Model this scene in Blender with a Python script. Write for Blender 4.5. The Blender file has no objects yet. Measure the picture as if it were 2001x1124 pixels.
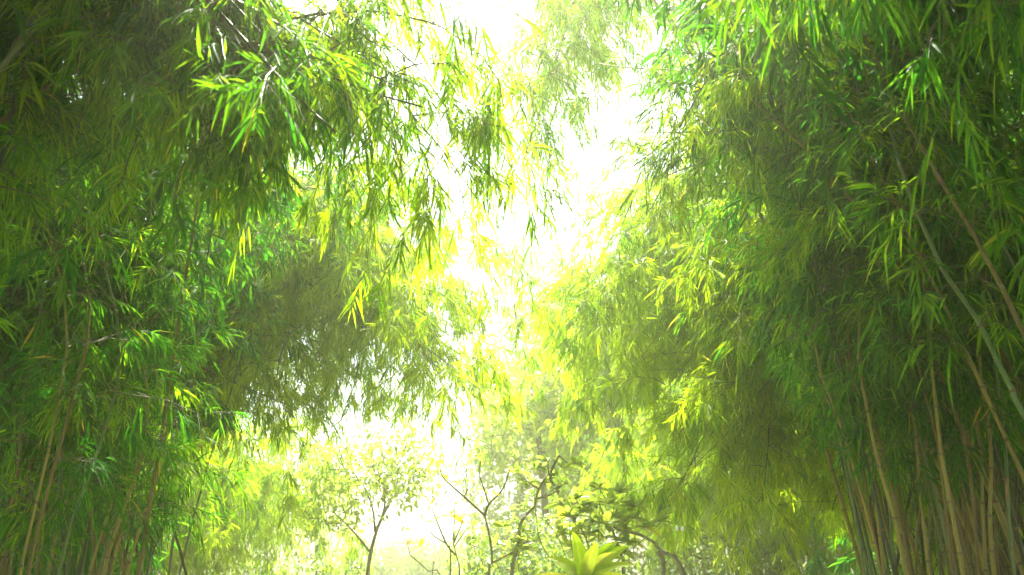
import bpy, math
import numpy as np

S = bpy.context.scene
COL = S.collection
R = math.radians
EYE = 1.6
PITCH = R(20.0)
F = 2001 * 28.0 / 36.0
UP = np.array([0, 0, 1.0])
DOWN = -UP


def P(u, v, Y):
    """photo pixel + distance ahead (m) -> point in the place"""
    a, b = (u - 1000.5) / F, (562.0 - v) / F
    d = np.array([a, math.cos(PITCH) - b * math.sin(PITCH), math.sin(PITCH) + b * math.cos(PITCH)])
    return np.array([0, 0, EYE]) + d * (Y / d[1])


def nrm(v):
    return v / np.maximum(np.linalg.norm(v, axis=-1, keepdims=True), 1e-9)


# ------------------------------------------------------------------ materials
def new_mat(name):
    m = bpy.data.materials.new(name)
    m.use_nodes = True
    nt = m.node_tree
    nt.nodes.clear()
    return m, nt, nt.nodes, nt.links


def leaf_mat(name, stops, trans=0.5, gloss=0.35, rough=0.42, boost=1.0):
    m, nt, N, L = new_mat(name)
    out = N.new('ShaderNodeOutputMaterial')
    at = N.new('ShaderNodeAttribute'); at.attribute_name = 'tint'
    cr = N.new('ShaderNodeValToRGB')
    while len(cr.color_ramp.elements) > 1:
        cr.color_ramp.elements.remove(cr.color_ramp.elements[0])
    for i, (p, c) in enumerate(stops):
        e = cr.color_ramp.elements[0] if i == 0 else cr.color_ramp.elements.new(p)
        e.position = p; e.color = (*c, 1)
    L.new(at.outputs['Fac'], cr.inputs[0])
    pb = N.new('ShaderNodeBsdfPrincipled')
    pb.inputs['Roughness'].default_value = rough
    pb.inputs['Specular IOR Level'].default_value = gloss
    L.new(cr.outputs[0], pb.inputs['Base Color'])
    tr = N.new('ShaderNodeBsdfTranslucent')
    mul = N.new('ShaderNodeMix'); mul.data_type = 'RGBA'; mul.blend_type = 'MULTIPLY'
    mul.inputs[0].default_value = 1.0
    L.new(cr.outputs[0], mul.inputs[6])
    mul.inputs[7].default_value = (3.5 * boost, 3.05 * boost, 1.0 * boost, 1)
    L.new(mul.outputs[2], tr.inputs['Color'])
    mx = N.new('ShaderNodeMixShader'); mx.inputs[0].default_value = trans
    L.new(pb.outputs[0], mx.inputs[1]); L.new(tr.outputs[0], mx.inputs[2])
    L.new(mx.outputs[0], out.inputs['Surface'])
    return m


def bark_mat(name, c1, c2, scale=(30, 30, 3), rough=0.6, spec=0.3, bump=0.2):
    m, nt, N, L = new_mat(name)
    out = N.new('ShaderNodeOutputMaterial')
    tc = N.new('ShaderNodeTexCoord')
    mp = N.new('ShaderNodeMapping'); mp.inputs['Scale'].default_value = scale
    L.new(tc.outputs['Object'], mp.inputs[0])
    nz = N.new('ShaderNodeTexNoise'); nz.inputs['Scale'].default_value = 1.0
    nz.inputs['Detail'].default_value = 6; nz.inputs['Roughness'].default_value = 0.65
    L.new(mp.outputs[0], nz.inputs['Vector'])
    n2 = N.new('ShaderNodeTexNoise'); n2.inputs['Scale'].default_value = 1.7; n2.inputs['Detail'].default_value = 3
    L.new(tc.outputs['Object'], n2.inputs['Vector'])
    ad = N.new('ShaderNodeMath'); ad.operation = 'ADD'
    L.new(nz.outputs[0], ad.inputs[0]); L.new(n2.outputs[0], ad.inputs[1])
    mr = N.new('ShaderNodeMapRange'); mr.inputs[1].default_value = 0.75; mr.inputs[2].default_value = 1.3
    L.new(ad.outputs[0], mr.inputs[0])
    mx = N.new('ShaderNodeMix'); mx.data_type = 'RGBA'
    L.new(mr.outputs[0], mx.inputs[0])
    mx.inputs[6].default_value = (*c1, 1); mx.inputs[7].default_value = (*c2, 1)
    pb = N.new('ShaderNodeBsdfPrincipled')
    pb.inputs['Roughness'].default_value = rough; pb.inputs['Specular IOR Level'].default_value = spec
    L.new(mx.outputs[2], pb.inputs['Base Color'])
    bp = N.new('ShaderNodeBump'); bp.inputs['Strength'].default_value = bump; bp.inputs['Distance'].default_value = 0.01
    L.new(nz.outputs[0], bp.inputs['Height']); L.new(bp.outputs[0], pb.inputs['Normal'])
    L.new(pb.outputs[0], out.inputs['Surface'])
    return m


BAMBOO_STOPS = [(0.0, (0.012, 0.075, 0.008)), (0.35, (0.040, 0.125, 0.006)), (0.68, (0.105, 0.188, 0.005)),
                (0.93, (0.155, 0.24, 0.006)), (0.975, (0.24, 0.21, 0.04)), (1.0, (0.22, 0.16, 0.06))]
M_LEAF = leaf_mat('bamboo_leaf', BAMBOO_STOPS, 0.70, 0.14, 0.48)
M_PALE = leaf_mat('broad_leaf', [(0, (0.06, 0.12, 0.035)), (0.5, (0.13, 0.21, 0.06)), (0.9, (0.20, 0.27, 0.06)), (1, (0.22, 0.25, 0.05))], 0.45, 0.5, 0.35)
M_LIME = leaf_mat('lime_leaf', [(0, (0.10, 0.22, 0.010)), (0.5, (0.19, 0.29, 0.012)), (1, (0.27, 0.32, 0.07))], 0.5, 0.4, 0.35)
M_YEL = leaf_mat('yellowing_leaf', [(0, (0.14, 0.20, 0.02)), (1, (0.30, 0.28, 0.03))], 0.55)
M_CULM = {
    'green': bark_mat('green_culm', (0.06, 0.12, 0.02), (0.15, 0.19, 0.035), (40, 40, 2.5), 0.4, 0.45, 0.05),
    'straw': bark_mat('straw_culm', (0.16, 0.14, 0.018), (0.32, 0.26, 0.05), (45, 45, 3), 0.5, 0.35, 0.08),
    'brown': bark_mat('brown_culm', (0.09, 0.07, 0.012), (0.21, 0.155, 0.035), (50, 50, 4), 0.6, 0.3, 0.12),
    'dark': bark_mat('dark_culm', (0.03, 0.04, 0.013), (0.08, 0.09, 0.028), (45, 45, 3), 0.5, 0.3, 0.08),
}
M_RING = bark_mat('culm_node', (0.05, 0.04, 0.015), (0.26, 0.21, 0.10), (60, 60, 60), 0.7, 0.2, 0.1)
M_TWIG = bark_mat('bamboo_twig', (0.06, 0.07, 0.015), (0.14, 0.13, 0.03), (60, 60, 10), 0.6, 0.3, 0.05)
M_SHEATH = bark_mat('papery_sheath', (0.14, 0.09, 0.035), (0.30, 0.21, 0.10), (40, 40, 8), 0.8, 0.1, 0.1)
M_BARK = bark_mat('grey_bark', (0.17, 0.15, 0.10), (0.38, 0.34, 0.25), (25, 25, 12), 0.85, 0.15, 0.5)
M_DARKBARK = bark_mat('dark_bark', (0.06, 0.05, 0.03), (0.17, 0.14, 0.09), (25, 25, 8), 0.85, 0.15, 0.5)
M_SHRUBBARK = bark_mat('olive_bark', (0.10, 0.095, 0.035), (0.22, 0.20, 0.08), (40, 40, 10), 0.75, 0.2, 0.2)
M_STALK = bark_mat('green_stalk', (0.14, 0.24, 0.03), (0.22, 0.30, 0.05), (40, 40, 3), 0.5, 0.4, 0.02)
M_WHITE = bark_mat('white_petal', (0.65, 0.68, 0.55), (0.8, 0.82, 0.72), (30, 30, 30), 0.5, 0.3, 0.02)


# ------------------------------------------------------------------ mesh buffers
class Buf:
    def __init__(self):
        self.v = []; self.f = []; self.n = 0

    def add(self, verts, faces, mi=0, tint=0.0):
        """verts (k,3), faces list of (m, c) int arrays with c = 3 or 4"""
        k = len(verts)
        if k == 0: return
        t = np.broadcast_to(np.asarray(tint, np.float32), (k,)).astype(np.float32)
        self.v.append((verts.astype(np.float32), t))
        for fa in faces:
            if len(fa): self.f.append((fa + self.n, mi))
        self.n += k

    def mesh(self, name, mats, smooth=False):
        me = bpy.data.meshes.new(name)
        v = np.concatenate([a for a, _ in self.v]); t = np.concatenate([b for _, b in self.v])
        loops = np.concatenate([f.ravel() for f, _ in self.f]).astype(np.int32)
        counts = np.concatenate([np.full(len(f), f.shape[1], np.int32) for f, _ in self.f])
        mi = np.concatenate([np.full(len(f), m, np.int32) for f, m in self.f])
        starts = np.concatenate([[0], np.cumsum(counts)[:-1]]).astype(np.int32)
        me.vertices.add(len(v)); me.vertices.foreach_set('co', v.ravel())
        me.loops.add(len(loops)); me.loops.foreach_set('vertex_index', loops)
        me.polygons.add(len(counts)); me.polygons.foreach_set('loop_start', starts)
        me.polygons.foreach_set('loop_total', counts)
        me.polygons.foreach_set('material_index', mi)
        me.polygons.foreach_set('use_smooth', np.full(len(counts), smooth, bool))
        a = me.attributes.new('tint', 'FLOAT', 'POINT'); a.data.foreach_set('value', t)
        for m in mats: me.materials.append(m)
        me.update(calc_edges=True)
        return me


def tube(buf, pts, rad, sides=6, mi=0, ring_at=None, ring_mi=1):
    """one tapering tube along a polyline"""
    pts = np.asarray(pts, float); n = len(pts)
    rad = np.broadcast_to(np.asarray(rad, float), (n,))
    T = nrm(np.gradient(pts, axis=0))
    ref = np.array([1.0, 0.13, 0.07]) if abs(T[0][0]) < 0.8 else np.array([0.1, 1.0, 0.1])
    A = nrm(np.cross(T, ref)); B = np.cross(T, A)
    ang = np.arange(sides) * 2 * math.pi / sides
    v = pts[:, None] + rad[:, None, None] * (np.cos(ang)[None, :, None] * A[:, None] + np.sin(ang)[None, :, None] * B[:, None])
    i = np.arange(n - 1)[:, None] * sides; j = np.arange(sides)[None]; j2 = (j + 1) % sides
    f = np.stack([i + j, i + j2, i + sides + j2, i + sides + j], -1)
    if ring_at is None:
        f1 = f.reshape(-1, 4); f2 = np.zeros((0, 4), int)
    else:
        f1 = f[~ring_at[:-1]].reshape(-1, 4); f2 = f[ring_at[:-1]].reshape(-1, 4)
    cap0 = np.stack([np.zeros(sides - 2, int), np.arange(2, sides), np.arange(1, sides - 1)], -1)
    cap1 = (n - 1) * sides + np.stack([np.zeros(sides - 2, int), np.arange(1, sides - 1), np.arange(2, sides)], -1)
    base = buf.n
    buf.add(v.reshape(-1, 3), [f1, cap0, cap1], mi)
    if len(f2): buf.f.append((f2 + base, ring_mi))


def sticks(buf, pts, r0, r1, mi=0):
    """many 3-sided tapering sticks: pts (m, n, 3)"""
    m, n, _ = pts.shape
    if m == 0: return
    T = nrm(np.gradient(pts, axis=1))
    A = nrm(np.cross(T, np.array([0.31, 0.17, 0.93]))); B = np.cross(T, A)
    rad = np.linspace(r0, r1, n)[None, :, None, None]
    ang = np.arange(3) * 2 * math.pi / 3
    v = pts[:, :, None] + rad * (np.cos(ang)[:, None] * A[:, :, None] + np.sin(ang)[:, None] * B[:, :, None])
    i = np.arange(n - 1)[:, None] * 3; j = np.arange(3)[None]; j2 = (j + 1) % 3
    f = np.stack([i + j, i + j2, i + 3 + j2, i + 3 + j], -1).reshape(-1, 4)
    f = (f[None] + (np.arange(m) * 3 * n)[:, None, None]).reshape(-1, 4)
    buf.add(v.reshape(-1, 3), [f], mi)


def leaves(buf, p, d, w, length, width, droop, tint, mi=1, fold=0.0, prof=(0.75, 1.0, 0.55), t3=(0.16, 0.42, 0.75), tips=None):
    """many arched pointed leaves. p,d,w (m,3): base, direction, width direction"""
    m = len(p)
    if m == 0: return
    nn = np.cross(w, d)
    length = np.broadcast_to(length, (m,))[:, None]; width = np.broadcast_to(width, (m,))[:, None]
    droop = np.broadcast_to(droop, (m,))[:, None]

    def mid(t):
        return p + d * length * t + DOWN * length * droop * t * t
    tl, fl = [], []
    if fold:
        rows = [p]
        for t, k in zip(t3, prof):
            c = mid(t); o = w * width * 0.5 * k; up = nn * width * fold * k
            rows += [c - o + up, c, c + o + up]
        rows.append(mid(1.0))
        v = np.stack(rows, 1)
        tri = np.array([[0, 1, 2], [0, 2, 3], [7, 10, 8], [8, 10, 9]])
        quad = np.array([[1, 4, 5, 2], [2, 5, 6, 3], [4, 7, 8, 5], [5, 8, 9, 6]])
        k = 11
    else:
        rows = [p]
        for t, kk in ((t3[0] * 1.5, 0.95), (t3[2] * 0.9, 0.8)):
            c = mid(t); o = w * width * 0.5 * kk
            rows += [c - o, c + o]
        rows.append(mid(1.0))
        v = np.stack(rows, 1)
        tri = np.array([[0, 1, 2], [3, 5, 4]]); quad = np.array([[1, 3, 4, 2]]); k = 6
    off = (np.arange(m) * k)[:, None, None]
    tn = np.repeat(np.broadcast_to(tint, (m,))[:, None], k, 1).astype(np.float32)
    if tips is not None:
        tn[tips, k - 1] = 1.0
    buf.add(v.reshape(-1, 3), [(tri[None] + off).reshape(-1, 3), (quad[None] + off).reshape(-1, 4)], mi, tn.ravel())


def bezier(p0, p1, p2, p3, n):
    t = np.linspace(0, 1, n)[:, None]
    return (1 - t) ** 3 * p0 + 3 * (1 - t) ** 2 * t * p1 + 3 * (1 - t) * t * t * p2 + t ** 3 * p3


def resample(path, n):
    path = np.asarray(path, float)
    s = np.concatenate([[0], np.cumsum(np.linalg.norm(np.diff(path, axis=0), axis=1))])
    q = np.linspace(0, s[-1], n)
    return np.stack([np.interp(q, s, path[:, k]) for k in range(3)], 1)


def spline(pts, n=24):
    """smooth curve through given points (Catmull-Rom)"""
    p = np.asarray(pts, float)
    if len(p) < 3: return resample(p, n)
    e = np.concatenate([[2 * p[0] - p[1]], p, [2 * p[-1] - p[-2]]])
    out = []
    for i in range(1, len(e) - 2):
        t = np.linspace(0, 1, 12, endpoint=False)[:, None]
        a, b, c, d = e[i - 1], e[i], e[i + 1], e[i + 2]
        out.append(0.5 * (2 * b + (c - a) * t + (2 * a - 5 * b + 4 * c - d) * t ** 2 + (3 * b - a - 3 * c + d) * t ** 3))
    out.append(p[-1:])
    return resample(np.concatenate(out), n)


# ------------------------------------------------------------------ things
def link(name, me, parent=None, loc=None):
    o = bpy.data.objects.new(name, me)
    COL.objects.link(o)
    if parent is not None: o.parent = parent
    if loc is not None: o.location = loc
    return o


def thing(name, label, cat, loc, group=None):
    o = bpy.data.objects.new(name, None)
    COL.objects.link(o)
    o.location = loc
    o.empty_display_size = 0.2
    o['label'] = label; o['category'] = cat
    if group: o['group'] = group
    return o


def culm_buf(path, r0, r1, node_gap, rng, sides=7):
    """a jointed cane: internodes with a swollen ring at every node"""
    seg = np.linalg.norm(np.diff(path, axis=0), axis=1); s = np.concatenate([[0], np.cumsum(seg)]); L = s[-1]
    nodes = np.arange(node_gap * rng.uniform(0.3, 1), L - 0.05, node_gap)
    nodes = nodes + rng.uniform(-0.12, 0.12, len(nodes)) * node_gap
    q = [0.0]; k = [1.0]; ring = [False]
    for a in nodes:
        h = 0.008
        q += [a - 0.03, a - h, a - 0.003, a + 0.004, a + h, a + 0.05]
        k += [1.0, 1.03, 1.24, 1.24, 1.02, 0.97]
        ring += [False, True, True, True, False, False]
    q.append(L); k.append(1.0); ring.append(False)
    q = np.array(q); k = np.array(k); ring = np.array(ring)
    o = np.argsort(q); q, k, ring = q[o], k[o], ring[o]
    pts = np.stack([np.interp(q, s, path[:, c]) for c in range(3)], 1)
    # slight zig-zag from joint to joint
    jit = rng.normal(0, 0.004, (len(nodes) + 2, 3)); an = np.concatenate([[0], nodes, [L]])
    pts = pts + np.stack([np.interp(q, an, jit[:, c]) for c in range(3)], 1)
    r = (r0 + (r1 - r0) * (q / L) ** 1.2) * k
    b = Buf(); tube(b, pts, r, sides, 0, ring, 1)
    return b, nodes, L, s


def foliage_buf(path, nodes, L, s, rng, start=0.4, per_node=2.0, blen=0.9, twigs=6, nleaf=7, leaf=0.15, lw=0.095,
                tint=0.45, tvar=0.22, droop=0.35, fine=True, r_branch=0.004, hang=0.35, dry=0.005, endbias=0.0, cover=None):
    b = Buf()
    nodes = nodes[nodes > start * L]
    if len(nodes) == 0: return None
    if cover is not None:
        nodes = np.sort(rng.uniform(start * L, L, cover))
    cnt = rng.poisson(per_node, len(nodes))
    a = np.repeat(nodes, cnt); m = len(a)
    if m == 0: return None
    p0 = np.stack([np.interp(a, s, path[:, c]) for c in range(3)], 1)
    Tn = nrm(np.gradient(path, axis=0))
    T = nrm(np.stack([np.interp(a, s, Tn[:, c]) for c in range(3)], 1))
    rv = nrm(rng.normal(0, 1, (m, 3)))
    rad = nrm(rv - T * np.sum(rv * T, 1, keepdims=True))
    d0 = nrm(rad * 0.85 + T * rng.uniform(0.2, 0.8, (m, 1)) + UP * 0.12)
    u = (a / L - start) / (1 - start)
    bl = blen * rng.uniform(0.35, 1.35, m) * np.clip(0.35 + 1.5 * u, 0.35, 1) * np.clip(1.25 - 0.75 * u, 0.3, 1)
    dr = droop * rng.uniform(0.6, 1.6, m)

    def bp(i, t):
        return p0[i] + d0[i] * (bl[i] * t)[:, None] + DOWN * (bl[i] * dr[i] * t * t)[:, None]
    nb = 5
    tt = np.linspace(0, 1, nb)
    bpts = np.stack([bp(np.arange(m), np.full(m, t)) for t in tt], 1)
    bpts[:, 1:-1] += rng.normal(0, 0.012, (m, nb - 2, 3))
    sticks(b, bpts, r_branch, r_branch * 0.35, 0)
    # twigs
    k = np.maximum(2, rng.poisson(twigs, m))
    bi = np.repeat(np.arange(m), k); q = len(bi)
    t = 0.3 + 0.7 * rng.uniform(0, 1, q) ** 0.7
    tp = bp(bi, t)
    bt = nrm(d0[bi] + DOWN * (2 * dr[bi] * t)[:, None])
    td = nrm(bt * 0.7 + nrm(rng.normal(0, 1, (q, 3))) * 0.75 + DOWN * hang)
    tl = rng.uniform(0.10, 0.30, q) * (leaf / 0.15) ** 0.5
    tw = np.stack([tp, tp + td * (tl * 0.5)[:, None], tp + td * tl[:, None] + DOWN * (tl * 0.12)[:, None]], 1)
    sticks(b, tw, r_branch * 0.32, r_branch * 0.16, 0)
    # leaves, alternating in one plane along each twig
    kl = np.maximum(3, rng.poisson(nleaf, q))
    li = np.repeat(np.arange(q), kl); n = len(li)
    idx = np.arange(n) - np.repeat(np.cumsum(kl) - kl, kl)
    fr = (idx + 1) / kl[li]
    side = np.where(idx % 2 == 0, 1.0, -1.0); last = idx == kl[li] - 1
    pn = nrm(rng.normal(0, 0.6, (q, 3)) + UP)
    lat = nrm(np.cross(td, pn))[li]
    spread = np.where(last, 0.0, rng.uniform(0.4, 1.0, n))
    ld = nrm(td[li] * 0.8 + lat * (side * spread)[:, None] + DOWN * hang * rng.uniform(0.2, 1.6, (n, 1)) + rng.normal(0, 0.14, (n, 3)))
    lp = tp[li] + td[li] * (tl[li] * (0.3 + 0.7 * fr))[:, None] + DOWN * (tl[li] * 0.12 * fr ** 2)[:, None]
    wv = nrm(np.cross(ld, nrm(pn[li] + rng.normal(0, 0.45, (n, 3)))))
    ll = leaf * rng.uniform(0.45, 1.25, n) * np.where(last, 1.1, 1.0)
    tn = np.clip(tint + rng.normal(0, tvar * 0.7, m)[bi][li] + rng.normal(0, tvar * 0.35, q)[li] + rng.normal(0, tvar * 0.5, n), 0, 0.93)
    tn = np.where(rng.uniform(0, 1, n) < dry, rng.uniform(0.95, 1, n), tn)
    leaves(b, lp, ld, wv, ll, ll * lw * rng.uniform(0.85, 1.2, n), rng.uniform(0.02, 0.6, n), tn, 1, 0.18 if fine else 0.0, tips=(rng.uniform(0, 1, n) < .3) if fine else None)
    return b


SEED = [100]
REST = Buf()          # the canes past the first 300 as one mass, plus the unseen tops added for shade
REST_MATS = None
NLEAF = [0]


def bamboo(path, label, group=None, r0=0.02, r1=0.004, gap=0.32, colour='straw', sides=7, sheath=False, name='bamboo', seed=None, rest=False, **fo):
    SEED[0] += 1
    rng = np.random.default_rng(SEED[0] if seed is None else seed)
    path = np.asarray(path, float)
    base = path[0].copy()
    q = path - base
    b, nodes, L, s = culm_buf(q, r0, r1, gap, rng, sides)
    if rest:
        f = foliage_buf(q, nodes, L, s, rng, **fo)
        o0 = REST.n
        for src, mm in ((b, {0: ('dark', 'brown', 'green', 'straw').index(colour), 1: 4}), (f, {0: 5, 1: 6})):
            if src is None: continue
            for v, t_ in src.v: REST.v.append((v + base.astype(np.float32), t_))
            for fa, mi in src.f: REST.f.append((fa + REST.n, mm[mi]))
            REST.n += src.n
        return None
    t = thing(name, label, 'bamboo', base, group)
    link('culm', b.mesh('culm', [M_CULM[colour], M_RING], True), t)
    f = foliage_buf(q, nodes, L, s, rng, **fo)
    if f:
        link('foliage', f.mesh('foliage', [M_TWIG, M_LEAF]), t)
        NLEAF[0] += f.n
    if sheath:
        for a in nodes[(nodes > 0.4 * L)][::4][:3]:
            sb = Buf()
            qq = np.linspace(a + .01, a + gap * .45, 6)
            pp = np.stack([np.interp(qq, s, q[:, c]) for c in range(3)], 1)
            rr = (r0 + (r1 - r0) * (a / L)) * np.array([1.22, 1.3, 1.32, 1.25, 1.12, .9])
            pp[-2:] += rng.normal(0, .006, 3)
            tube(sb, pp, rr, 7, 0)
            link('sheath', sb.mesh('sheath', [M_SHEATH], True), t)
    return t


def arch(base, apex, tip, n=40, wob=0.05, rng=None):
    """a cane: straight out of the ground, bending over at the apex towards the tip"""
    base, apex, tip = map(np.asarray, (base, apex, tip))
    c = spline([base, base * 0.55 + apex * 0.45 + np.array([(base[0] - apex[0]) * 0.10, (base[1] - apex[1]) * 0.10, 0.25]), apex, tip], n)
    if rng is not None:
        t = np.linspace(0, 1, n)[:, None]
        c = c + np.sin(t * rng.uniform(3, 7, 3) + rng.uniform(0, 6, 3)) * wob * t
    return c


def ground_under(p):
    return np.array([p[0], p[1], 0.0])


exec_groups = []
rg = np.random.default_rng(7)


def U(a, b): return rg.uniform(a, b)


# ---- the bamboo, clump by clump
def clump(n, base, apex, tip, label, group, jit=(0.5, 0.5), colours=('straw', 'green', 'brown'), **kw):
    """n canes with bases, bends and tips spread through the given ranges ((u0,u1),(v0,v1),(Y0,Y1)); base is ((x0,x1),(y0,y1))"""
    for i in range(n):
        b = np.array([U(*base[0]), U(*base[1]), 0.0])
        ap = P(U(*apex[0]), U(*apex[1]), U(*apex[2]))
        tp = P(U(*tip[0]), U(*tip[1]), U(*tip[2]))
        path = arch(b, ap, tp, rng=rg)
        k = dict(kw)
        k['colour'] = colours[i % len(colours)]
        bamboo(path, label, group, **k)


ORD = ['first', 'second', 'third', 'fourth', 'fifth', 'sixth', 'seventh', 'eighth', 'ninth', 'tenth', 'eleventh', 'twelfth',
       'thirteenth', 'fourteenth', 'fifteenth', 'sixteenth', 'seventeenth', 'eighteenth', 'nineteenth', 'twentieth']
TONE = {'green': 'green', 'straw': 'straw-coloured', 'brown': 'brown', 'dark': 'dark'}

# front canes standing free at lower left: (u at frame bottom, u higher, v higher, depth, colour, thickness)
LEFT_CANES = [(6, 62, 700, 5.0, 'brown', .024), (22, 48, 830, 5.6, 'green', .016), (40, 130, 660, 4.6, 'straw', .017), (52, 175, 640, 4.5, 'brown', .021),
              (66, 120, 880, 5.2, 'green', .018), (92, 150, 860, 6.0, 'straw', .019), (112, 235, 700, 4.9, 'green', .021), (130, 160, 870, 6.2, 'green', .016),
              (145, 215, 820, 6.4, 'straw', .02), (158, 200, 850, 6.6, 'green', .018), (176, 245, 840, 6.0, 'straw', .021), (190, 262, 860, 6.3, 'straw', .019),
              (202, 290, 800, 5.5, 'straw', .025), (216, 262, 880, 6.2, 'straw', .018), (230, 272, 880, 6.8, 'green', .017), (250, 330, 810, 5.9, 'straw', .022),
              (284, 318, 960, 7.2, 'dark', .017)]
for i, (u, u2, v2, Y, c, r) in enumerate(LEFT_CANES):
    b1 = P(u, 1124, Y); b2 = P(u2, v2, Y)
    base = ground_under(b1) + np.array([(b1[0] - b2[0]) * 0.35, 0.1, 0])
    top = P(U(0, 400), U(150, 480), Y + U(-0.6, 1.2))
    apex = b2 * 0.45 + top * 0.55 + np.array([-0.25, 0, 0.35])
    path = spline([base, b1, b2, apex, top], 44)
    bamboo(path, f"{TONE[c]} bamboo cane, {ORD[i]} from the left along the lower left clump's foot", 'canes of the lower left clump', r0=r * .58, r1=0.005,
           gap=U(.26, .36), colour=c, sides=8, start=0.39 + 0.06 * U(-1, 1), per_node=2.2, blen=0.9, twigs=7, nleaf=8, leaf=.125, tint=0.26, sheath=i % 4 == 0)  # low leaf tint darkens this edge in place of shade

# dense interior of that clump, behind the free-standing canes; its shade is put into the leaf tint
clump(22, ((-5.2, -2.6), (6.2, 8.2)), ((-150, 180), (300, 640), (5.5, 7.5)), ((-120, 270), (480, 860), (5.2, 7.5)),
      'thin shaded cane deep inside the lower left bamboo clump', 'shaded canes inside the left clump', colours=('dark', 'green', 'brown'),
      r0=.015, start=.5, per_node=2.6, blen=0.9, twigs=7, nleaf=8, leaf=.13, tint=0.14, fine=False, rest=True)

# upper left: big near bamboo arching over the frame
clump(12, ((-4.0, -2.9), (2.6, 4.6)), ((-150, 420), (-260, 60), (3.0, 4.4)), ((180, 860), (60, 330), (3.0, 4.2)),
      'tall near bamboo arching into the upper left with long dark hanging leaves', 'near bamboos arching over the upper left', colours=('dark', 'green'),
      r0=.026, r1=.005, start=.5, per_node=2.6, blen=0.75, twigs=8, nleaf=9, leaf=.125, tint=0.45, hang=.42, r_branch=.006, droop=.5)
# the branch that reaches furthest to the light
path = spline([(-3.4, 3.2, 0), (-3.15, 3.2, 2.2), P(60, 190, 3.4), P(440, 68, 3.6), P(700, 20, 3.7), P(862, 52, 3.7), P(960, 130, 3.7), P(985, 210, 3.7)], 44)
bamboo(path, 'long bamboo shoot reaching from the upper left towards the bright gap', r0=.024, r1=.003, colour='brown', start=.55, per_node=2.4, blen=.6,
       twigs=5, nleaf=7, leaf=.19, tint=.5, hang=.7)
for k, (u, v, lab) in enumerate([(930, 390, 'lowest'), (905, 260, 'middle'), (800, 330, 'inner')]):
    path = spline([(-3.6 + .2 * k, 3.6 + .3 * k, 0), (-3.2, 3.6, 2.5), P(150 + 60 * k, -120, 3.8), P(560 + 40 * k, -30, 4.0), P(u - 110, v - 150, 4.0), P(u, v, 4.0)], 44)
    bamboo(path, f'{lab} of the three leafy tips drooping from the upper left beside the bright gap', 'drooping tips beside the bright gap', r0=.024, r1=.003,
           colour='green', start=.5, per_node=3.4, blen=.95, twigs=8, nleaf=10, leaf=.125, tint=.68, hang=.5, droop=.55)

# middle left: the big dome of foliage leaning over the path, leaf tint raised in place of light
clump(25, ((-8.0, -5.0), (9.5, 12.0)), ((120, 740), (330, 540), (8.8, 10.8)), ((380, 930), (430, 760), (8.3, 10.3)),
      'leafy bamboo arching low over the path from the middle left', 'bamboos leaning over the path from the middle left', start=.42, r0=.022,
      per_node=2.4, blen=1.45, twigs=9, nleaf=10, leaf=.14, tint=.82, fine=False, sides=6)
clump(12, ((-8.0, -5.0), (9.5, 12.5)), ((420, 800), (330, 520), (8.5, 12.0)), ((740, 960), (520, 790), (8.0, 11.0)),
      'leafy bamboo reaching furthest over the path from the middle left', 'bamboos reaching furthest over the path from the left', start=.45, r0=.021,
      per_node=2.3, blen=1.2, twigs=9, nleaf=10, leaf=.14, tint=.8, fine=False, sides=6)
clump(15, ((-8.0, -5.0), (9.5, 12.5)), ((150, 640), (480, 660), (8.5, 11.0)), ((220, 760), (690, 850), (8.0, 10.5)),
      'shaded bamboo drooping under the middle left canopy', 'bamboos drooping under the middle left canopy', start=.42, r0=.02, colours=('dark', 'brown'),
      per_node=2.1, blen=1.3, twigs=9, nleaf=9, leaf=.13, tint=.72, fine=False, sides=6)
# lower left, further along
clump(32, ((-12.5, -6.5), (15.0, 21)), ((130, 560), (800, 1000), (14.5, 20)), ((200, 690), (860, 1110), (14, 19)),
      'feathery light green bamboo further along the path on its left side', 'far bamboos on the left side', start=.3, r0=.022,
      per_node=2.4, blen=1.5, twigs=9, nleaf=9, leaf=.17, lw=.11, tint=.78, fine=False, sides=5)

# ---- right side
RIGHT_CANES = [(1690, 1640, 850, 5.4, 'green', .021), (1703, 1660, 900, 6.4, 'green', .017), (1722, 1650, 860, 5.2, 'straw', .02), (1727, 1694, 850, 5.3, 'straw', .024),
               (1748, 1735, 860, 6.2, 'green', .018), (1768, 1705, 850, 4.9, 'straw', .027), (1780, 1715, 840, 5.1, 'brown', .022), (1790, 1800, 950, 5.5, 'brown', .019),
               (1818, 1788, 860, 5.0, 'straw', .021), (1838, 1815, 860, 6.6, 'green', .016), (1866, 1832, 870, 4.8, 'brown', .018), (1882, 1838, 860, 4.6, 'straw', .024),
               (1898, 1870, 880, 6.0, 'brown', .018), (1914, 1885, 860, 4.9, 'brown', .022), (1926, 1912, 850, 5.1, 'straw', .02), (1940, 1936, 860, 4.8, 'straw', .023),
               (1950, 1945, 870, 5.8, 'brown', .02), (1982, 1962, 850, 4.7, 'green', .018), (1992, 1984, 860, 5.6, 'dark', .02), (2012, 2000, 850, 5.0, 'brown', .022)]
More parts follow.
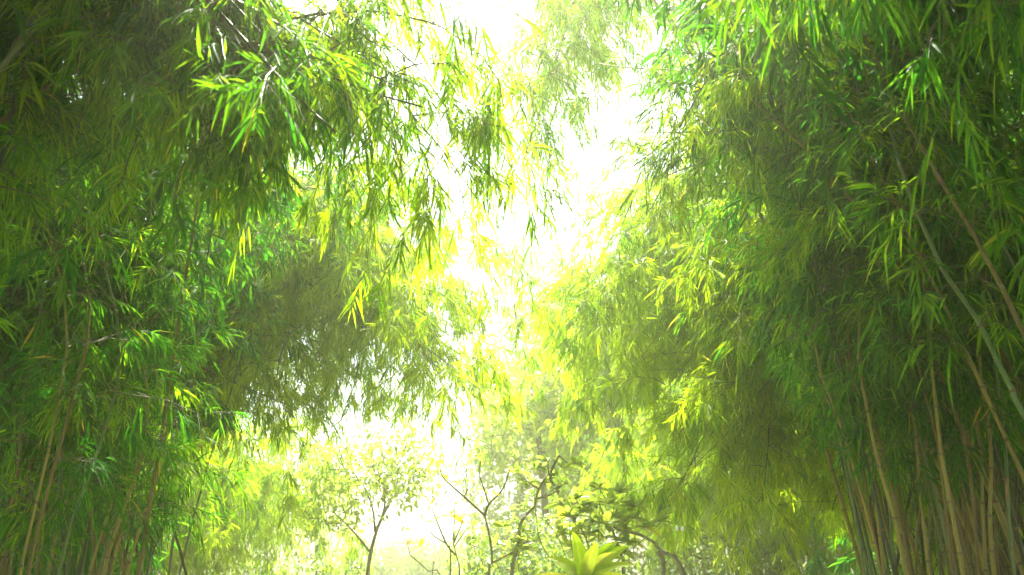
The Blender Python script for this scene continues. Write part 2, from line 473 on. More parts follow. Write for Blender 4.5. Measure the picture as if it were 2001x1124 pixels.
for i, (u, u2, v2, Y, c, r) in enumerate(RIGHT_CANES):
    b1 = P(u, 1124, Y); b2 = P(u2, v2, Y)
    base = ground_under(b1) + np.array([(b1[0] - b2[0]) * 0.4, 0.1, 0])
    top = P(U(1520, 1950), U(60, 460), Y + U(-0.4, 1.4))
    b3 = P(u2 - U(10, 60), v2 - 230, Y + .1)
    apex = b3 * 0.4 + top * 0.6 + np.array([0.2, 0, 0.35])
    path = spline([base, b1, b2, b3, apex, top], 48)
    bamboo(path, f"{TONE[c]} bamboo cane, {ORD[i]} from the left along the lower right clump's foot", 'canes of the lower right clump', r0=r * .58, r1=0.005,
           gap=U(.24, .36), colour=c, sides=8, start=0.46 + 0.05 * U(-1, 1), per_node=2.0, blen=0.9, twigs=7, nleaf=8, leaf=.125, tint=0.27, sheath=i % 4 == 1)  # leaves tinted dark here too, for the shade at the right edge

clump(30, ((3.0, 6.0), (5.6, 8.6)), ((1680, 2150), (150, 620), (5.2, 8.0)), ((1700, 2200), (300, 760), (5.0, 8.0)),
      'thin shaded cane deep inside the dark right bamboo clump', 'shaded canes inside the right clump', colours=('dark', 'brown', 'green'),
      r0=.018, start=.5, per_node=2.6, blen=0.9, twigs=7, nleaf=8, leaf=.13, tint=0.12, fine=False, rest=True)  # deep leaf tint stands for the shade inside this clump

# leaning thick canes of the right edge
path = spline([(3.5, 3.1, 0), P(2100, 960, 3.5), P(1968, 748, 3.6), P(1908, 620, 3.7), P(1846, 535, 3.8), P(1760, 330, 4.0), P(1700, 120, 4.2), P(1560, -60, 4.2)], 50)
bamboo(path, 'thick green cane with pale joints leaning in across the right edge', r0=.016, r1=.005, gap=.36, colour='green', sides=9, start=.5, per_node=2.0,
       blen=.6, twigs=4, nleaf=6, leaf=.14, tint=.32)
path = spline([(3.4, 2.9, 0), P(2110, 900, 3.2), P(2001, 655, 3.3), P(1890, 440, 3.5), P(1800, 290, 3.7), P(1715, 130, 3.9), P(1600, -120, 4.0)], 50)
bamboo(path, 'brown leaning cane with papery sheaths, above the thick green cane', r0=.014, r1=.005, gap=.34, colour='brown', sides=9, start=.5, per_node=2.0,
       blen=.6, twigs=4, nleaf=6, leaf=.14, tint=.32, sheath=True)

# smooth slanting canes crossing the foliage of the upper corners
for pts, col, lab in [([(-3.3, 2.7, 0), P(-60, 420, 3.2), P(20, 190, 3.3), P(95, -20, 3.4), P(190, -200, 3.5)], 'dark', 'thick dark cane slanting up across the upper left corner'),
                      ([(-3.4, 3.3, 0), P(-70, 520, 3.8), P(60, 330, 3.9), P(260, 110, 4.0), P(420, -40, 4.1)], 'dark', 'thin dark cane leaning right below the thick dark corner cane'),
                      ([(3.9, 3.9, 0), P(2080, 700, 4.4), P(1960, 480, 4.5), P(1840, 290, 4.6), P(1720, 120, 4.7), P(1600, 0, 4.8)], 'green', 'green cane running steeply left through the upper right foliage'),
                      ([(4.1, 4.1, 0), P(2110, 560, 4.6), P(1980, 420, 4.7), P(1800, 250, 4.8), P(1640, 160, 4.9), P(1480, 120, 5.0)], 'brown', 'brown cane bending left and flattening in the upper right foliage'),
                      ([(3.7, 4.6, 0), P(2040, 330, 4.9), P(1930, 160, 5.0), P(1800, 60, 5.0), P(1640, -30, 5.1)], 'brown', 'brown cane near the top right corner, highest of the slanting canes'),
                      ([(3.3, 4.4, 0), P(1700, 300, 4.6), P(1520, 60, 4.6), P(1410, 120, 4.7), P(1330, 250, 4.8)], 'straw', 'straw-coloured cane bending over and down at the top right of the sky gap')]:
    bamboo(spline(pts, 44), lab, r0=.014, r1=.005, colour=col, sides=8, start=.45, per_node=1.9, blen=.6, twigs=5, nleaf=7, leaf=.14, tint=.32, r_branch=.005)
bamboo(spline([(-5.6, 8.8, 0), (-5.0, 8.6, 4.2), P(560, 200, 8.2), P(830, 230, 8.0), P(955, 400, 7.9), P(1000, 560, 7.9), P(1012, 680, 7.9)], 44),
       'thin bamboo tip hanging alone in the middle of the bright gap', r0=.02, r1=.002, colour='green', start=.62, per_node=1.6, blen=.45, twigs=4, nleaf=6, leaf=.15, tint=.4)
# near sprays hanging into the top right, leaf tint lowered in place of shade
clump(8, ((2.6, 3.8), (1.6, 3.2)), ((1650, 2100), (-420, -120), (2.3, 3.2)), ((1450, 2010), (-80, 60), (2.3, 3.2)),
      'near bamboo hanging broad bright leaves down from the top right', 'near sprays over the top right', colours=('green',),
      r0=.02, r1=.004, start=.66, per_node=1.3, blen=.45, twigs=4, nleaf=6, leaf=.15, tint=.3, hang=.6, droop=.5)
# upper right mass
clump(21, ((3.2, 5.4), (4.8, 8.0)), ((1380, 1980), (-150, 300), (4.5, 7.0)), ((1130, 1850), (40, 420), (4.4, 7.0)),
      'tall bamboo arching to the left across the upper right', 'bamboos arching across the upper right', colours=('brown', 'green', 'straw'), start=.5, r0=.024,
      per_node=2.0, blen=1.0, twigs=8, nleaf=9, leaf=.12, tint=.6)
# middle right, brightened by a raised leaf tint rather than by light
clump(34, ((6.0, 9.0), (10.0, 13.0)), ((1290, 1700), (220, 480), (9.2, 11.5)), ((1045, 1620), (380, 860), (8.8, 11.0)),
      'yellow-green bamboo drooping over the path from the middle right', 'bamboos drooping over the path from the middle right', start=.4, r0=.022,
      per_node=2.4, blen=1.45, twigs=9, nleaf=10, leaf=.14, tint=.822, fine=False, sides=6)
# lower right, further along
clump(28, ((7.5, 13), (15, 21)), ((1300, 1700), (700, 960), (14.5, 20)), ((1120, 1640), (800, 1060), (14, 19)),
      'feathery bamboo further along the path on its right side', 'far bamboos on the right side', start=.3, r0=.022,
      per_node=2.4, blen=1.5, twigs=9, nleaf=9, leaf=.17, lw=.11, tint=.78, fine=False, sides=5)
clump(9, ((4.8, 6.6), (8.0, 9.6)), ((1420, 1720), (260, 460), (7.4, 8.8)), ((1340, 1580), (430, 820), (7.0, 8.4)),
      'light green bamboo hanging out over the path just left of the right canes', 'light bamboos hanging out on the right', start=.45, r0=.019,
      per_node=2.3, blen=1.0, twigs=8, nleaf=9, leaf=.13, tint=.74, fine=False, sides=6)
# low feathery sprays in front of the right-hand canes of the bend
clump(18, ((5.2, 8.2), (9.5, 12.5)), ((1400, 1740), (640, 860), (8.5, 11)), ((1290, 1680), (860, 1050), (8, 10.5)),
      'low feathery bamboo drooping to the ground left of the lower right canes', 'low feathery bamboos left of the right canes', start=.35, r0=.018,
      per_node=2.1, blen=.9, twigs=8, nleaf=9, leaf=.13, tint=.78, fine=False, sides=5, colours=('green', 'dark'))
# hazy clump closing the view on the right of the gap
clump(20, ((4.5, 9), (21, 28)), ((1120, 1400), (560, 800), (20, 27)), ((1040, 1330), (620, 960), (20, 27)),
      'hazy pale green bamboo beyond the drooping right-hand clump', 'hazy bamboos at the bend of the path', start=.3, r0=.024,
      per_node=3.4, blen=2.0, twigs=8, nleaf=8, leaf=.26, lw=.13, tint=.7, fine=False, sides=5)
# thickets on both flanks that keep the grove dark, leaf tint darkened to stand for deep shade
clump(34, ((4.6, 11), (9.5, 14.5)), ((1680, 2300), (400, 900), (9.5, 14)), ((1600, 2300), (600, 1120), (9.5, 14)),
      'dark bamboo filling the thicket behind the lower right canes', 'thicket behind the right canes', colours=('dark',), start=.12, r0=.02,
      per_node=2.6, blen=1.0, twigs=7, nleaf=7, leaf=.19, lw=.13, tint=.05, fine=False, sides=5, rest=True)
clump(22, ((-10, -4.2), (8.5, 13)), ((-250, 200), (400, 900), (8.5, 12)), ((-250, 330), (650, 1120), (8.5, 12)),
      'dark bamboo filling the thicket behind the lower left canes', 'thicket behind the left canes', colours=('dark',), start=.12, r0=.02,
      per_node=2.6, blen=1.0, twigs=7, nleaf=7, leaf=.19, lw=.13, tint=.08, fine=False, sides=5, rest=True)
# big bamboos added close beside the viewer, mostly unseen, to shade the edges of the view
for sx, side in ((-1, 'left'), (1, 'right')):
    for i in range(17):
        b = np.array([sx * U(2.9, 5.2), U(-5.0, 3.4), 0])
        ap = np.array([b[0] * .95 , b[1] + U(.2, 1.6), U(5.6, 7.2)])
        tp = np.array([sx * U(1.7, 3.6), b[1] + U(1.2, 3.2), U(4.9, 6.3)])
        bamboo(arch(b, ap, tp, rng=rg), f'added bamboo shading the {side} edge of the view', f'added shade bamboos at the {side} edge', colour='green', r0=.028, start=.42,
               per_node=3.0, blen=1.2, twigs=7, nleaf=7, leaf=.2, lw=.13, tint=.25, fine=False, hang=.5, rest=True)
# crowded thin canes at the back of both clumps, often coloured dark to stand for shaded gaps
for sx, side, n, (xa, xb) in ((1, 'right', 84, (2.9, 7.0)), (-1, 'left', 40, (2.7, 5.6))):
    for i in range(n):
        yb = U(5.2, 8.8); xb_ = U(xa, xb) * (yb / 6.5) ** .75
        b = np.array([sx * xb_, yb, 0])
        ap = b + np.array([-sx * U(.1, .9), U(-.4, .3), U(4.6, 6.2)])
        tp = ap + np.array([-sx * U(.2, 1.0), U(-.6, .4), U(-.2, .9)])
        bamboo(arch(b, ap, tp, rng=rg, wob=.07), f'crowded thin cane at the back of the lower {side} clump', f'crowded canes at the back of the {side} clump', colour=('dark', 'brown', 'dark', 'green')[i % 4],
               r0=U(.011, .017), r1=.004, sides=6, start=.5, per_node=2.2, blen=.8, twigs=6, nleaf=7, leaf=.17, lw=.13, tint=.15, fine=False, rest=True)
# tops added over the viewer's head, unseen above the frame, to shade the near air
for sx in (-1, 1):
    for i in range(13):
        b = np.array([sx * U(3.6, 5.6), U(.5, 4.5), 0])
        ap = np.array([sx * U(2.4, 4.2), b[1] + U(-.2, .8), U(7.0, 8.2)])
        tp = np.array([sx * U(1.0, 3.6), U(1.2, 5.0), U(6.6, 7.6)])
        bamboo(arch(b, ap, tp, rng=rg), '', None, colour='green', r0=.026, start=.6, rest=True,
               per_node=3.4, blen=1.4, twigs=7, nleaf=7, leaf=.22, lw=.14, tint=.3, fine=False, hang=.4)
for i in range(16):  # more unseen tops added for shade, over the middle
    sx = (-1, 1)[i % 2]
    b = np.array([sx * U(3.4, 5.0), U(-1.5, 2.5), 0])
    ap = np.array([sx * U(1.8, 3.0), b[1] + U(0, .8), U(7.2, 8.2)])
    tp = np.array([-sx * U(-1.2, 1.0), U(.2, 3.6), U(6.9, 7.7)])
    bamboo(arch(b, ap, tp, rng=rg), '', None, colour='green', r0=.026, start=.6, rest=True,
           per_node=3.6, blen=1.3, twigs=7, nleaf=8, leaf=.22, lw=.15, tint=.3, fine=False, hang=.3, droop=.2)
# overhead wisps closing the top of the gap
clump(14, ((3.4, 4.4), (5.6, 7.8)), ((1180, 1400), (-280, -20), (6, 8.5)), ((960, 1170), (20, 420), (6, 8.5)),
      'wispy bamboo top drooping against the bright sky gap from the right', 'wispy tops in the sky gap', colours=('straw',), start=.6, r0=.02,
      per_node=2.4, blen=.7, twigs=5, nleaf=6, leaf=.15, tint=.6, fine=False)


o = link('bamboo_thicket', REST.mesh('bamboo_thicket', [M_CULM['dark'], M_CULM['brown'], M_CULM['green'], M_CULM['straw'], M_RING, M_TWIG, M_LEAF]))  # one mesh, holding the added shade tops as well
o['kind'] = 'stuff'; o['label'] = 'dark thicket of crowded canes and leaves behind both front clumps, with unseen shading tops added overhead'


# ------------------------------------------------------------------ broad-leaved plants
def leaf_cluster(buf, c, n, spread, size, w, rng, tint=.5, mi=1, rosette=False, axis=None):
    c = np.asarray(c)
    m = len(c)
    li = np.repeat(np.arange(m), n); k = len(li)
    d = nrm(rng.normal(0, 1, (k, 3)) + UP * 0.25)
    if rosette:
        d = nrm(d * np.array([1, 1, .35]) + UP * .25)
        p = c[li]
    else:
        p = c[li] + rng.normal(0, 1, (k, 3)) * spread
    wv = nrm(np.cross(d, nrm(UP + rng.normal(0, .35, (k, 3)))))
    ll = size * rng.uniform(.6, 1.15, k)
    leaves(buf, p, d, wv, ll, ll * w, rng.uniform(.1, .4, k), np.clip(tint + rng.normal(0, .2, k), 0, 1), mi, .12,
           prof=(.7, 1.0, .75), t3=(.2, .5, .8))


def grow(buf, trunk, attract, r0, rng, r_tip=.006, mi=0, sag=.15):
    """limbs from a trunk polyline to each attractor point, each limb starting at the nearest lower wood"""
    wood = [np.asarray(trunk)]
    order = np.argsort([np.linalg.norm(a - trunk[-1]) for a in attract])
    for i in order:
        a = attract[i]
        w = np.concatenate(wood)
        dist = np.linalg.norm(w - a, axis=1) + np.maximum(0, w[:, 2] - a[2]) * 1.5 
        j = int(np.argmin(dist)); p = w[j]
        L = np.linalg.norm(a - p)
        mid1 = p + (a - p) * .35 + UP * L * .02 + rng.normal(0, .07, 3) * L
        mid2 = p + (a - p) * .7 + rng.normal(0, .07, 3) * L + UP * L * .08
        c = spline([p, mid1, mid2, a], 10)
        rr = np.clip(r0 * .55 * min(1, L / 2.0), r_tip * 1.6, r0 * .6)
        tube(buf, c, np.linspace(rr, r_tip, 10), 5, mi)
        wood.append(c[3:])


def broad_tree(name, label, cat, trunk_pts, blobs, r0, nattr, per, size, w, seed, group=None, tint=.5, bark=None, leafm=None, spread=.16, rosette=False, forks=(), Yf=0):
    rng = np.random.default_rng(seed)
    trunk = spline(trunk_pts, 20); base = trunk[0].copy()
    tb = Buf(); tr = trunk - base
    tube(tb, tr, np.linspace(r0, r0 * .45, 20), 8, 0)
    for fk in forks:
        c_ = spline([P(u_, v_, Yf) for u_, v_ in fk], 14) - base
        tube(tb, c_, np.linspace(r0 * .5, r0 * .18, 14), 6, 0)
    pts = []
    tot = sum(b[2] for b in blobs)
    for c, rad, wt in blobs:
        n = max(1, int(nattr * wt / tot))
        q = nrm(rng.normal(0, 1, (n, 3))) * (rng.uniform(.35, 1, (n, 1)) ** .5)
        pts.append(np.asarray(c) + q * np.asarray(rad))
    pts = np.concatenate(pts) - base
    grow(tb, tr[6:], pts, r0, rng)
    t = thing(name, label, cat, base, group)
    link('trunk', tb.mesh('trunk', [bark or M_DARKBARK], True), t)
    cb = Buf()
    leaf_cluster(cb, pts, per, spread, size, w, rng, tint, 0, rosette)
    link('crown', cb.mesh('crown', [leafm or M_PALE]), t)
    return t


Y = 15.0
broad_tree('small_tree', 'small broad-leaved tree with a dark forked trunk left of the sky gap', 'tree',
           [ground_under(P(716, 1124, Y)), P(718, 1124, Y), P(732, 1050, Y), P(745, 1015, Y), P(768, 968, Y)],
           [(P(700, 930, Y), (.95, 1.0, .65), 3), (P(775, 895, Y), (.75, .8, .5), 3), (P(815, 955, Y), (.4, .6, .4), 1), (P(640, 985, Y), (.6, .7, .5), 2), (P(640, 915, Y), (.6, .7, .5), 1)],
           .05, 210, 13, .13, .5, 11, tint=.6, spread=.2, forks=[[(733, 1040), (730, 1005), (722, 975), (705, 940)], [(745, 1015), (752, 985), (748, 950), (735, 910)], [(724, 1080), (700, 1050), (672, 1020), (650, 1000)]], Yf=15.0)
Y = 20.0
broad_tree('pale_tree', 'tall hazy tree with loose pale leaves in the middle of the view', 'tree',
           [ground_under(P(1075, 1124, Y)), P(1072, 1100, Y), P(1062, 950, Y), P(1050, 830, Y), P(1040, 760, Y)],
           [(P(1030, 780, Y), (1.0, 1.2, 1.0), 3), (P(1090, 860, Y), (1.2, 1.2, 1.0), 3), (P(980, 860, Y), (1.0, 1.2, .7), 2), (P(1110, 760, Y), (.9, 1., .8), 2)],
           .12, 170, 16, .24, .45, 12, tint=.6)
Y = 13.0
for k, (u, v, ru, lab) in enumerate([(1010, 1060, 1.0, 'dark olive bush behind the bare branching shrub'), (1120, 1070, .9, 'dark bush behind the lime-leafed lily'),
                                     (1400, 1085, 1.3, 'dark low bush under the drooping right bamboos')]):
    c = P(u, v, Y + k)
    broad_tree('bush', lab, 'bush', [ground_under(c), c * .5 + ground_under(c) * .5, c], [(c + DOWN * .3, (ru, 1.0, .75), 3), (c + DOWN * 1.0, (ru, 1.0, .7), 2)],
               .05, 110, 22, .16, .35, 20 + k, tint=.2, spread=.15)

# tall hazy trees closing the end of the path
for k, (u, v, Yt, ru, lab) in enumerate([(1060, 560, 36, 2.6, 'tall pale tree lost in the haze at the end of the path'), (1015, 800, 32, 2.0, 'lower pale tree lost in haze before the tall one'),
                                         (1160, 640, 34, 2.6, 'hazy round-topped tree behind the right-hand bamboos')]):
    c = P(u, v, Yt)
    broad_tree('hazy_tree', lab, 'tree', [ground_under(c), c * .4 + ground_under(c) * .6, c + DOWN * 1.5],
               [(c, (ru, 2.2, 2.2), 3), (c + DOWN * 3.2, (ru * 1.15, 2.2, 2.4), 3), (c + DOWN * 6.4, (ru * 1.1, 2.2, 2.2), 3)], .22, 330, 18, .34, .42, 60 + k, tint=.6, spread=.32)

for k, (u, v, Yb, ru, lab) in enumerate([(1480, 1090, 17, 1.6, 'low bush at the foot of the feathery right bamboos, nearest the path'), (1590, 1085, 18, 1.6, 'low bush deeper under the feathery right bamboos'),
                                         (1300, 1095, 20, 1.5, 'low bush behind the frangipani shrub'), (620, 1095, 20, 1.6, 'low bush left of the small tree'), (420, 1100, 19, 1.8, 'low bush under the feathery left bamboos')]):
    c = P(u, v, Yb)
    broad_tree('bush', lab, 'bush', [ground_under(c), c * .5 + ground_under(c) * .5, c], [(c + DOWN * .4, (ru, 1.0, .8), 3), (c + DOWN * 1.1, (ru, 1.0, .7), 2)],
               .05, 110, 22, .18, .35, 90 + k, tint=.3, spread=.18)

# treeline beyond the end of the path
for k, (u, v, Yt) in enumerate([(730, 1085, 44), (790, 1078, 48), (850, 1084, 42), (905, 1080, 50), (960, 1082, 45)]):
    c = P(u, v + 14, Yt)
    broad_tree('distant_tree', f"{ORD[k]} tree from the left in the far treeline below the sky gap", 'tree',
               [ground_under(c), ground_under(c) + UP * 1.0, c + DOWN * .4], [(c, (1.6, 1.6, .9), 3), (c + DOWN * .9, (1.7, 1.6, .9), 2)],
               .14, 70, 18, .34, .5, 40 + k, 'trees of the far treeline', tint=.4, spread=.3)

# grey-limbed shrub with leaf rosettes, lower centre
Y = 8.0
rng = np.random.default_rng(5)


def limbs_thing(name, label, cat, lines, Yd, rosettes, bark, leafm, size, w, per, seed, tint=.5, stem='trunk', leafname='foliage', up=0.25, limbs=False):
    """plant from explicit limb polylines (u, v, dY) with radii, plus leaf rosettes at tips"""
    rng = np.random.default_rng(seed)
    base = ground_under(P(lines[0][0][0][0], 1124, Yd))
    tb = Buf()
    for pts, ra, rb in lines:
        q = [P(p[0], p[1], Yd + (p[2] if len(p) > 2 else 0)) for p in pts]
        if pts[0][1] >= 1120:
            dq = (q[0] - q[1]) * np.array([1, 1, 0]); dq = dq * min(1.0, .45 / max(.01, np.linalg.norm(dq))) * 2
            q = [ground_under(q[0]) + dq] + q
        c = spline(q, 22) - base
        tube(tb, c, np.linspace(ra, rb, 22), 7, 0)
    wood = []
    for pts_, ra, rb in lines:
        wood.append(spline([P(p[0], p[1], Yd + (p[2] if len(p) > 2 else 0)) for p in pts_], 14) - base)
    cb = Buf()
    pts = np.array([P(u, v, Yd + dy) for u, v, dy in rosettes]) - base
    if limbs: grow(tb, np.concatenate([w_[4:] for w_ in wood]), pts, .02, rng, .004)
    t = thing(name, label, cat, base)
    leaf_cluster(cb, pts, per, .02, size, w, rng, tint, 0, True)
    link(stem, tb.mesh(stem, [bark], True), t)
    link(leafname, cb.mesh(leafname, [leafm]), t)
    return t


ros = [(1200, 1012, 0), (1190, 985, .2), (1165, 1020, -.1), (1140, 1000, .1), (1125, 975, .2), (1110, 1010, 0), (1100, 1045, .1), (1095, 985, .3), (1150, 1045, .1),
       (1180, 1050, 0), (1215, 1040, .2), (1235, 1015, .2), (1255, 1030, 0), (1240, 990, .3), (1210, 965, .3), (1170, 955, .3), (1120, 1070, .2), (1220, 1080, 0), (1195, 1090, .1), (1290, 1020, .2),
       (1160, 985, 0), (1185, 1025, -.2), (1230, 1060, -.1), (1130, 1030, -.2)]
limbs_thing('frangipani_shrub', 'shrub with thick grey twisting limbs and pale oval leaves at lower centre', 'shrub',
            [([(1336, 1124), (1300, 1086), (1270, 1054), (1240, 1042), (1205, 1034), (1182, 1012), (1170, 985)], .042, .007), ([(1297, 1124), (1296, 1098), (1285, 1078)], .026, .02),
             ([(1218, 1124, .2), (1218, 1100, .2), (1205, 1060, .1), (1195, 1030)], .022, .012), ([(1150, 1124, .1), (1152, 1080, .1), (1140, 1040, 0), (1118, 1015)], .02, .009)],
            Y, ros, M_BARK, M_PALE, .19, .34, 18, 71, tint=.6, limbs=True)
ros2 = [(1010, 1060, 0), (1025, 1040, .1), (1000, 1085, 0), (1030, 1075, -.1), (1048, 1058, .1), (1015, 925, .2), (1045, 915, .1), (1070, 900, .2), (1085, 930, .2), (1095, 950, 0), (1030, 945, .2), (1060, 945, .2),
        (1105, 915, .2), (1125, 905, .2), (985, 1030, .2)]
limbs_thing('pale_limbed_shrub', 'slender shrub with one pale crooked limb right of the bare stems', 'shrub',
            [([(1000, 1124), (1012, 1070), (1018, 1015), (1040, 1000), (1048, 975), (1052, 955), (1072, 925)], .03, .012), ([(1048, 975), (1080, 965), (1100, 945)], .012, .007),
             ([(1052, 955), (1030, 940), (1012, 925)], .011, .006), ([(1120, 1010, .2), (1090, 960, .2), (1075, 930, .2), (1092, 890, .2)], .024, .012), ([(1072, 925), (1070, 900)], .01, .006),
             ([(1012, 1070), (1030, 1060), (1046, 1058)], .011, .006), ([(1092, 890, .2), (1110, 905, .2), (1125, 905, .2)], .009, .006), ([(1150, 1124, .2), (1135, 1060, .2), (1120, 1010, .2)], .03, .024)],
            9.0, ros2, M_BARK, M_PALE, .16, .38, 16, 72, tint=.5)

bare = [([(955, 1124), (962, 1100), (958, 1055), (947, 1007)], .016, .009), ([(947, 1007), (907, 971), (865, 932), (862, 908)], .012, .005), ([(947, 1007), (955, 986), (982, 956), (996, 918)], .012, .005),
        ([(955, 986), (944, 950), (936, 925), (940, 898)], .008, .004), ([(962, 1100), (985, 1088), (1003, 1076), (1016, 1052)], .010, .004), ([(907, 971), (914, 955), (912, 940)], .006, .003)]
limbs_thing('bare_shrub', 'almost leafless shrub with a dark forking stem in the middle', 'shrub', bare, 7.5, [(862, 905, 0), (940, 897, 0), (996, 918, 0), (912, 940, 0), (1016, 1052, 0), (970, 968, 0), (880, 945, 0), (950, 960, 0)], M_SHRUBBARK, M_YEL, .09, .35, 4, 73, tint=.6, stem='stem', leafname='leaves')
limbs_thing('bare_sapling', 'thin upright sapling left of the dark forking stem, few yellow leaves', 'sapling',
            [([(898, 1124), (890, 1085), (886, 1060), (888, 1020), (888, 990)], .012, .004), ([(890, 1085), (872, 1062), (848, 1004), (842, 985)], .009, .004), ([(887, 1060), (900, 1030), (906, 1010)], .008, .003),
             ([(872, 1062), (845, 1045), (842, 1025)], .006, .003), ([(880, 1124, .2), (880, 1080, .2), (878, 1066, .2)], .012, .006), ([(887, 1070), (910, 1035), (915, 1012)], .006, .003)],
            7.3, [(842, 985, 0), (888, 988, 0), (866, 1010, 0), (880, 1008, 0), (828, 1022, 0), (906, 1010, 0)], M_SHRUBBARK, M_YEL, .13, .33, 3, 74, tint=.7, stem='stem', leafname='leaves')
limbs_thing('bent_sapling', 'short leaning stem with three yellow leaves beside the sky gap', 'sapling',
            [([(866, 1146), (845, 1124), (822, 1102), (800, 1084), (794, 1072), (797, 1062)], .012, .004), ([(845, 1124), (849, 1104), (853, 1084)], .006, .003)],
            6.8, [(796, 1066, 0), (820, 1070, 0)], M_SHRUBBARK, M_YEL, .11, .4, 3, 75, tint=.7, stem='stem', leafname='leaves')

# lime-leafed lily with its flower stalks
rng = np.random.default_rng(9)
Y = 4.6
c = P(1140, 1136, Y); base = ground_under(c)
lily = thing('lily_plant', 'lime-leafed lily with broad upright leaves at the lower edge', 'plant', base)
sb = Buf(); tube(sb, spline([np.zeros(3), np.array([.02, 0, .7]), c - base], 14), np.linspace(.035, .03, 14), 8, 0)
link('stem', sb.mesh('stem', [M_STALK], True), lily)
for (du, dv, ln, wd, tn) in [(-78, -12, .25, .05, .9), (-44, -48, .19, .062, .45), (-10, -66, .22, .075, .25), (14, -62, .2, .07, .7), (38, -74, .22, .07, .2), (50, -66, .23, .07, .15), (62, -40, .2, .055, .5),
                             (-28, -30, .16, .06, .8), (26, -38, .17, .065, .9), (4, -34, .15, .07, .35), (-60, 10, .2, .05, .6), (70, 10, .2, .05, .6), (-5, -20, .14, .06, .9), (45, -10, .17, .06, .8)]:
    ln = ln * 1.3; wd = wd * 1.15; p1 = P(1140 + du, 1136 + dv, Y + rng.uniform(-.1, .1)); d = nrm(p1 - c); lb = Buf()
    n = 18; t = np.linspace(0, 1, n)[:, None]
    mid = (c - base) + d * ln * 1.2 * t + DOWN * ln * .28 * t ** 3 + np.array([d[0], -.25, 0]) * ln * .25 * t ** 2
    wv = nrm(np.cross(d, np.array([0, -1, .15]) + rng.normal(0, .3, 3)))
    nn = np.cross(wv, d)
    hw = wd * .5 * np.sin(np.pi * np.clip(t * .9 + .1, 0, 1)) ** .9 * (1.15 - .45 * t)
    cols = np.array([-1, -.72, -.45, -.2, 0, .2, .45, .72, 1.0]); nc = len(cols)
    wave = .05 * np.sin(t * 23 + rng.uniform(0, 6))
    v = np.stack([mid + wv * hw * k + nn * hw * (.42 * abs(k) ** 1.3 + wave * abs(k) + (.05 if j % 2 else 0)) for j, k in enumerate(cols)], 1).reshape(-1, 3)
    i = (np.arange(n - 1)[:, None] * nc + np.arange(nc - 1)[None]).reshape(-1, 1)
    vein = np.tile([tn - .12, tn + .06, tn - .1, tn + .06, tn + .4, tn + .06, tn - .1, tn + .06, tn - .12], n) + np.repeat(rng.normal(0, .05, n), nc)
    lb.add(v, [i + np.array([[0, 1, nc + 1, nc]])], 0, np.clip(vein, 0, 1))
    link('leaf', lb.mesh('leaf', [M_LIME], True), lily)
Ys = 4.9
stalks = [([(1080, 1124), (1062, 1070), (1048, 1012), (1043, 950)], []), ([(1112, 1124), (1106, 1088), (1088, 1046), (1068, 1020), (1046, 1006), (1030, 988), (1020, 996)], [(1018, 1002), (1025, 1000), (1043, 1024), (1066, 1028)]),
          ([(1122, 1124), (1116, 1060), (1114, 1010), (1118, 985), (1100, 955)], [(1113, 1012)]), ([(1130, 1124), (1127, 1060), (1124, 1020)], []), ([(1150, 1124), (1150, 1060), (1155, 1000), (1160, 975)], []),
          ([(1165, 1124), (1168, 1060), (1171, 1000), (1173, 960)], []), ([(1180, 1124), (1200, 1104), (1260, 1052), (1300, 1026), (1330, 1020)], [(1322, 1027), (1333, 1028)])]
for pts, bells in stalks:
    q = [P(u, v, Ys) for u, v in pts]
    q = [c + np.array([0, .03, -.1])] + q[1:] if True else q
    b = Buf(); tube(b, spline(q, 26) - base, np.linspace(.0055, .002, 26), 5, 0)
    st = link('flower_stalk', b.mesh('flower_stalk', [M_STALK], True), lily)
    for u, v in bells:
        e = P(u, v, Ys) - base; fb = Buf()
        tube(fb, [e + UP * .045, e + UP * .02, e], [.0015, .0015, .002], 4, 0)
        tube(fb, [e, e + DOWN * .008, e + DOWN * .02, e + DOWN * .03], [.003, .009, .011, .007], 8, 1)
        link('bell_flower', fb.mesh('bell_flower', [M_STALK, M_WHITE], True), st)


# ------------------------------------------------------------------ ground
def sheet(name, half, y0, y1, n, z, amp, seed, mat):
    xs = np.linspace(-half, half, n); ys = np.linspace(y0, y1, n)
    X, Yg = np.meshgrid(xs, ys)
    Z = np.full_like(X, z) + amp * np.sin(X * .7 + seed) * np.sin(Yg * .5 + 1.3 * seed)
    v = np.stack([X, Yg, Z], -1).reshape(-1, 3)
    i = (np.arange(n - 1)[:, None] * n + np.arange(n - 1)[None]).ravel()[:, None]
    b = Buf(); b.add(v, [i + np.array([[0, 1, n + 1, n]])])
    o = link(name, b.mesh(name, [mat], True)); o['kind'] = 'structure'
    return o


M_GROUND = bark_mat('leaf_litter', (0.05, 0.04, 0.02), (0.15, 0.12, 0.06), (9, 9, 9), .9, .1, .5)
M_PATH = bark_mat('sandy_path', (0.20, 0.18, 0.12), (0.34, 0.31, 0.22), (6, 6, 6), .9, .1, .3)
sheet('ground', 400, -100, 700, 60, -0.03, 0.0, 1, M_GROUND)
sheet('path', 1.7, -6, 60, 40, 0.0, 0.004, 2, M_PATH)

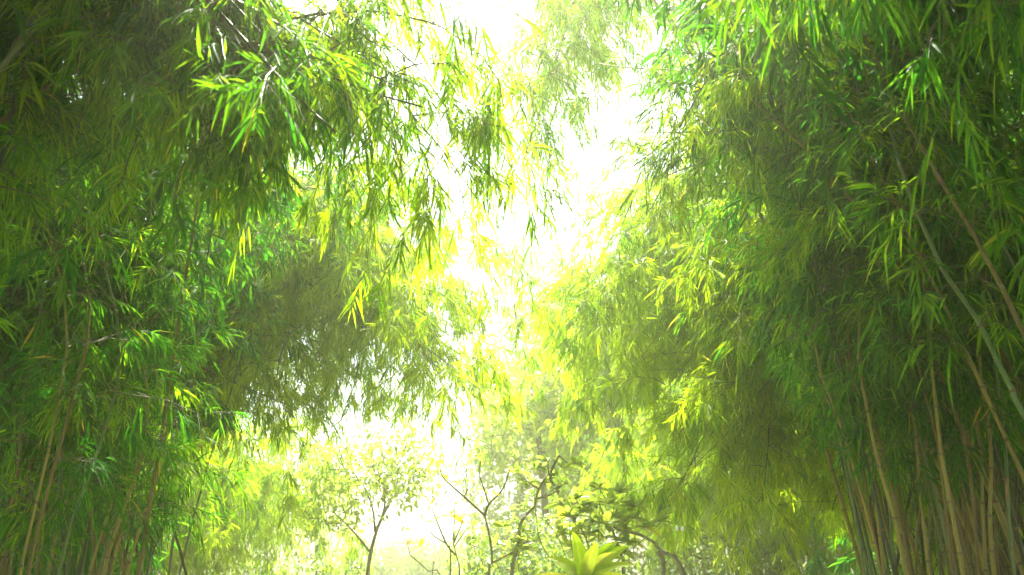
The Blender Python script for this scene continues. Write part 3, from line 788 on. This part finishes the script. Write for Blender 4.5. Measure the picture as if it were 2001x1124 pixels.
# ------------------------------------------------------------------ air
HZ = (-60, 60, -12, 75, -1.1, 19)
x0, x1, y0, y1, z0, z1 = HZ
hb = Buf()
hb.add(np.array([[x, y, z] for z in (z0, z1) for y in (y0, y1) for x in (x0, x1)], float),
       [np.array([[0, 2, 3, 1], [4, 5, 7, 6], [0, 1, 5, 4], [2, 6, 7, 3], [0, 4, 6, 2], [1, 3, 7, 5]])])
mh, nt, N, L = new_mat('haze_air')
out = N.new('ShaderNodeOutputMaterial'); pv = N.new('ShaderNodeVolumePrincipled')
pv.inputs['Color'].default_value = (0.96, 0.97, 0.70, 1)
pv.inputs['Density'].default_value = 0.0095
pv.inputs['Anisotropy'].default_value = 0.78
L.new(pv.outputs[0], out.inputs['Volume'])
hz = link('haze', hb.mesh('haze', [mh])); hz['kind'] = 'stuff'

# ------------------------------------------------------------------ light
SUN_EL, SUN_AZ = 69.0, -2      # ahead of the camera, slightly right
w = bpy.data.worlds.new('World'); S.world = w; w.use_nodes = True
nt = w.node_tree; bg = nt.nodes['Background']
sky = nt.nodes.new('ShaderNodeTexSky'); sky.sky_type = 'NISHITA'; sky.sun_disc = False
sky.sun_elevation = R(SUN_EL); sky.sun_rotation = R(SUN_AZ)
sky.air_density = 1.0; sky.dust_density = 4.0; sky.ozone_density = 1.0
nt.links.new(sky.outputs[0], bg.inputs[0]); bg.inputs[1].default_value = 0.12
sl = bpy.data.lights.new('sun', 'SUN'); sl.energy = 5.0; sl.angle = R(0.53); sl.color = (1, .95, .84)
so = bpy.data.objects.new('sun', sl); COL.objects.link(so)
so.rotation_euler = (R(-(90 - SUN_EL)), 0, -R(SUN_AZ)) 
so.location = (0, 30, 40)

cam = bpy.data.cameras.new('camera'); co = bpy.data.objects.new('camera', cam); COL.objects.link(co)
cam.lens = 28; cam.sensor_width = 36; cam.clip_end = 2000; cam.clip_start = .05
co.location = (0, 0, EYE); co.rotation_euler = (R(90) + PITCH, 0, 0)
cam.dof.use_dof = True; cam.dof.focus_distance = 6.0; cam.dof.aperture_fstop = 2.8
S.camera = co

S.view_settings.view_transform = 'Standard'; S.view_settings.look = 'None'
S.view_settings.exposure = 2.5; S.view_settings.gamma = 1.0
S.cycles.max_bounces = 12; S.cycles.diffuse_bounces = 10; S.cycles.transmission_bounces = 4; S.cycles.volume_bounces = 1
S.cycles.use_denoising = True
print('foliage verts', NLEAF[0], 'objects', len(S.objects))
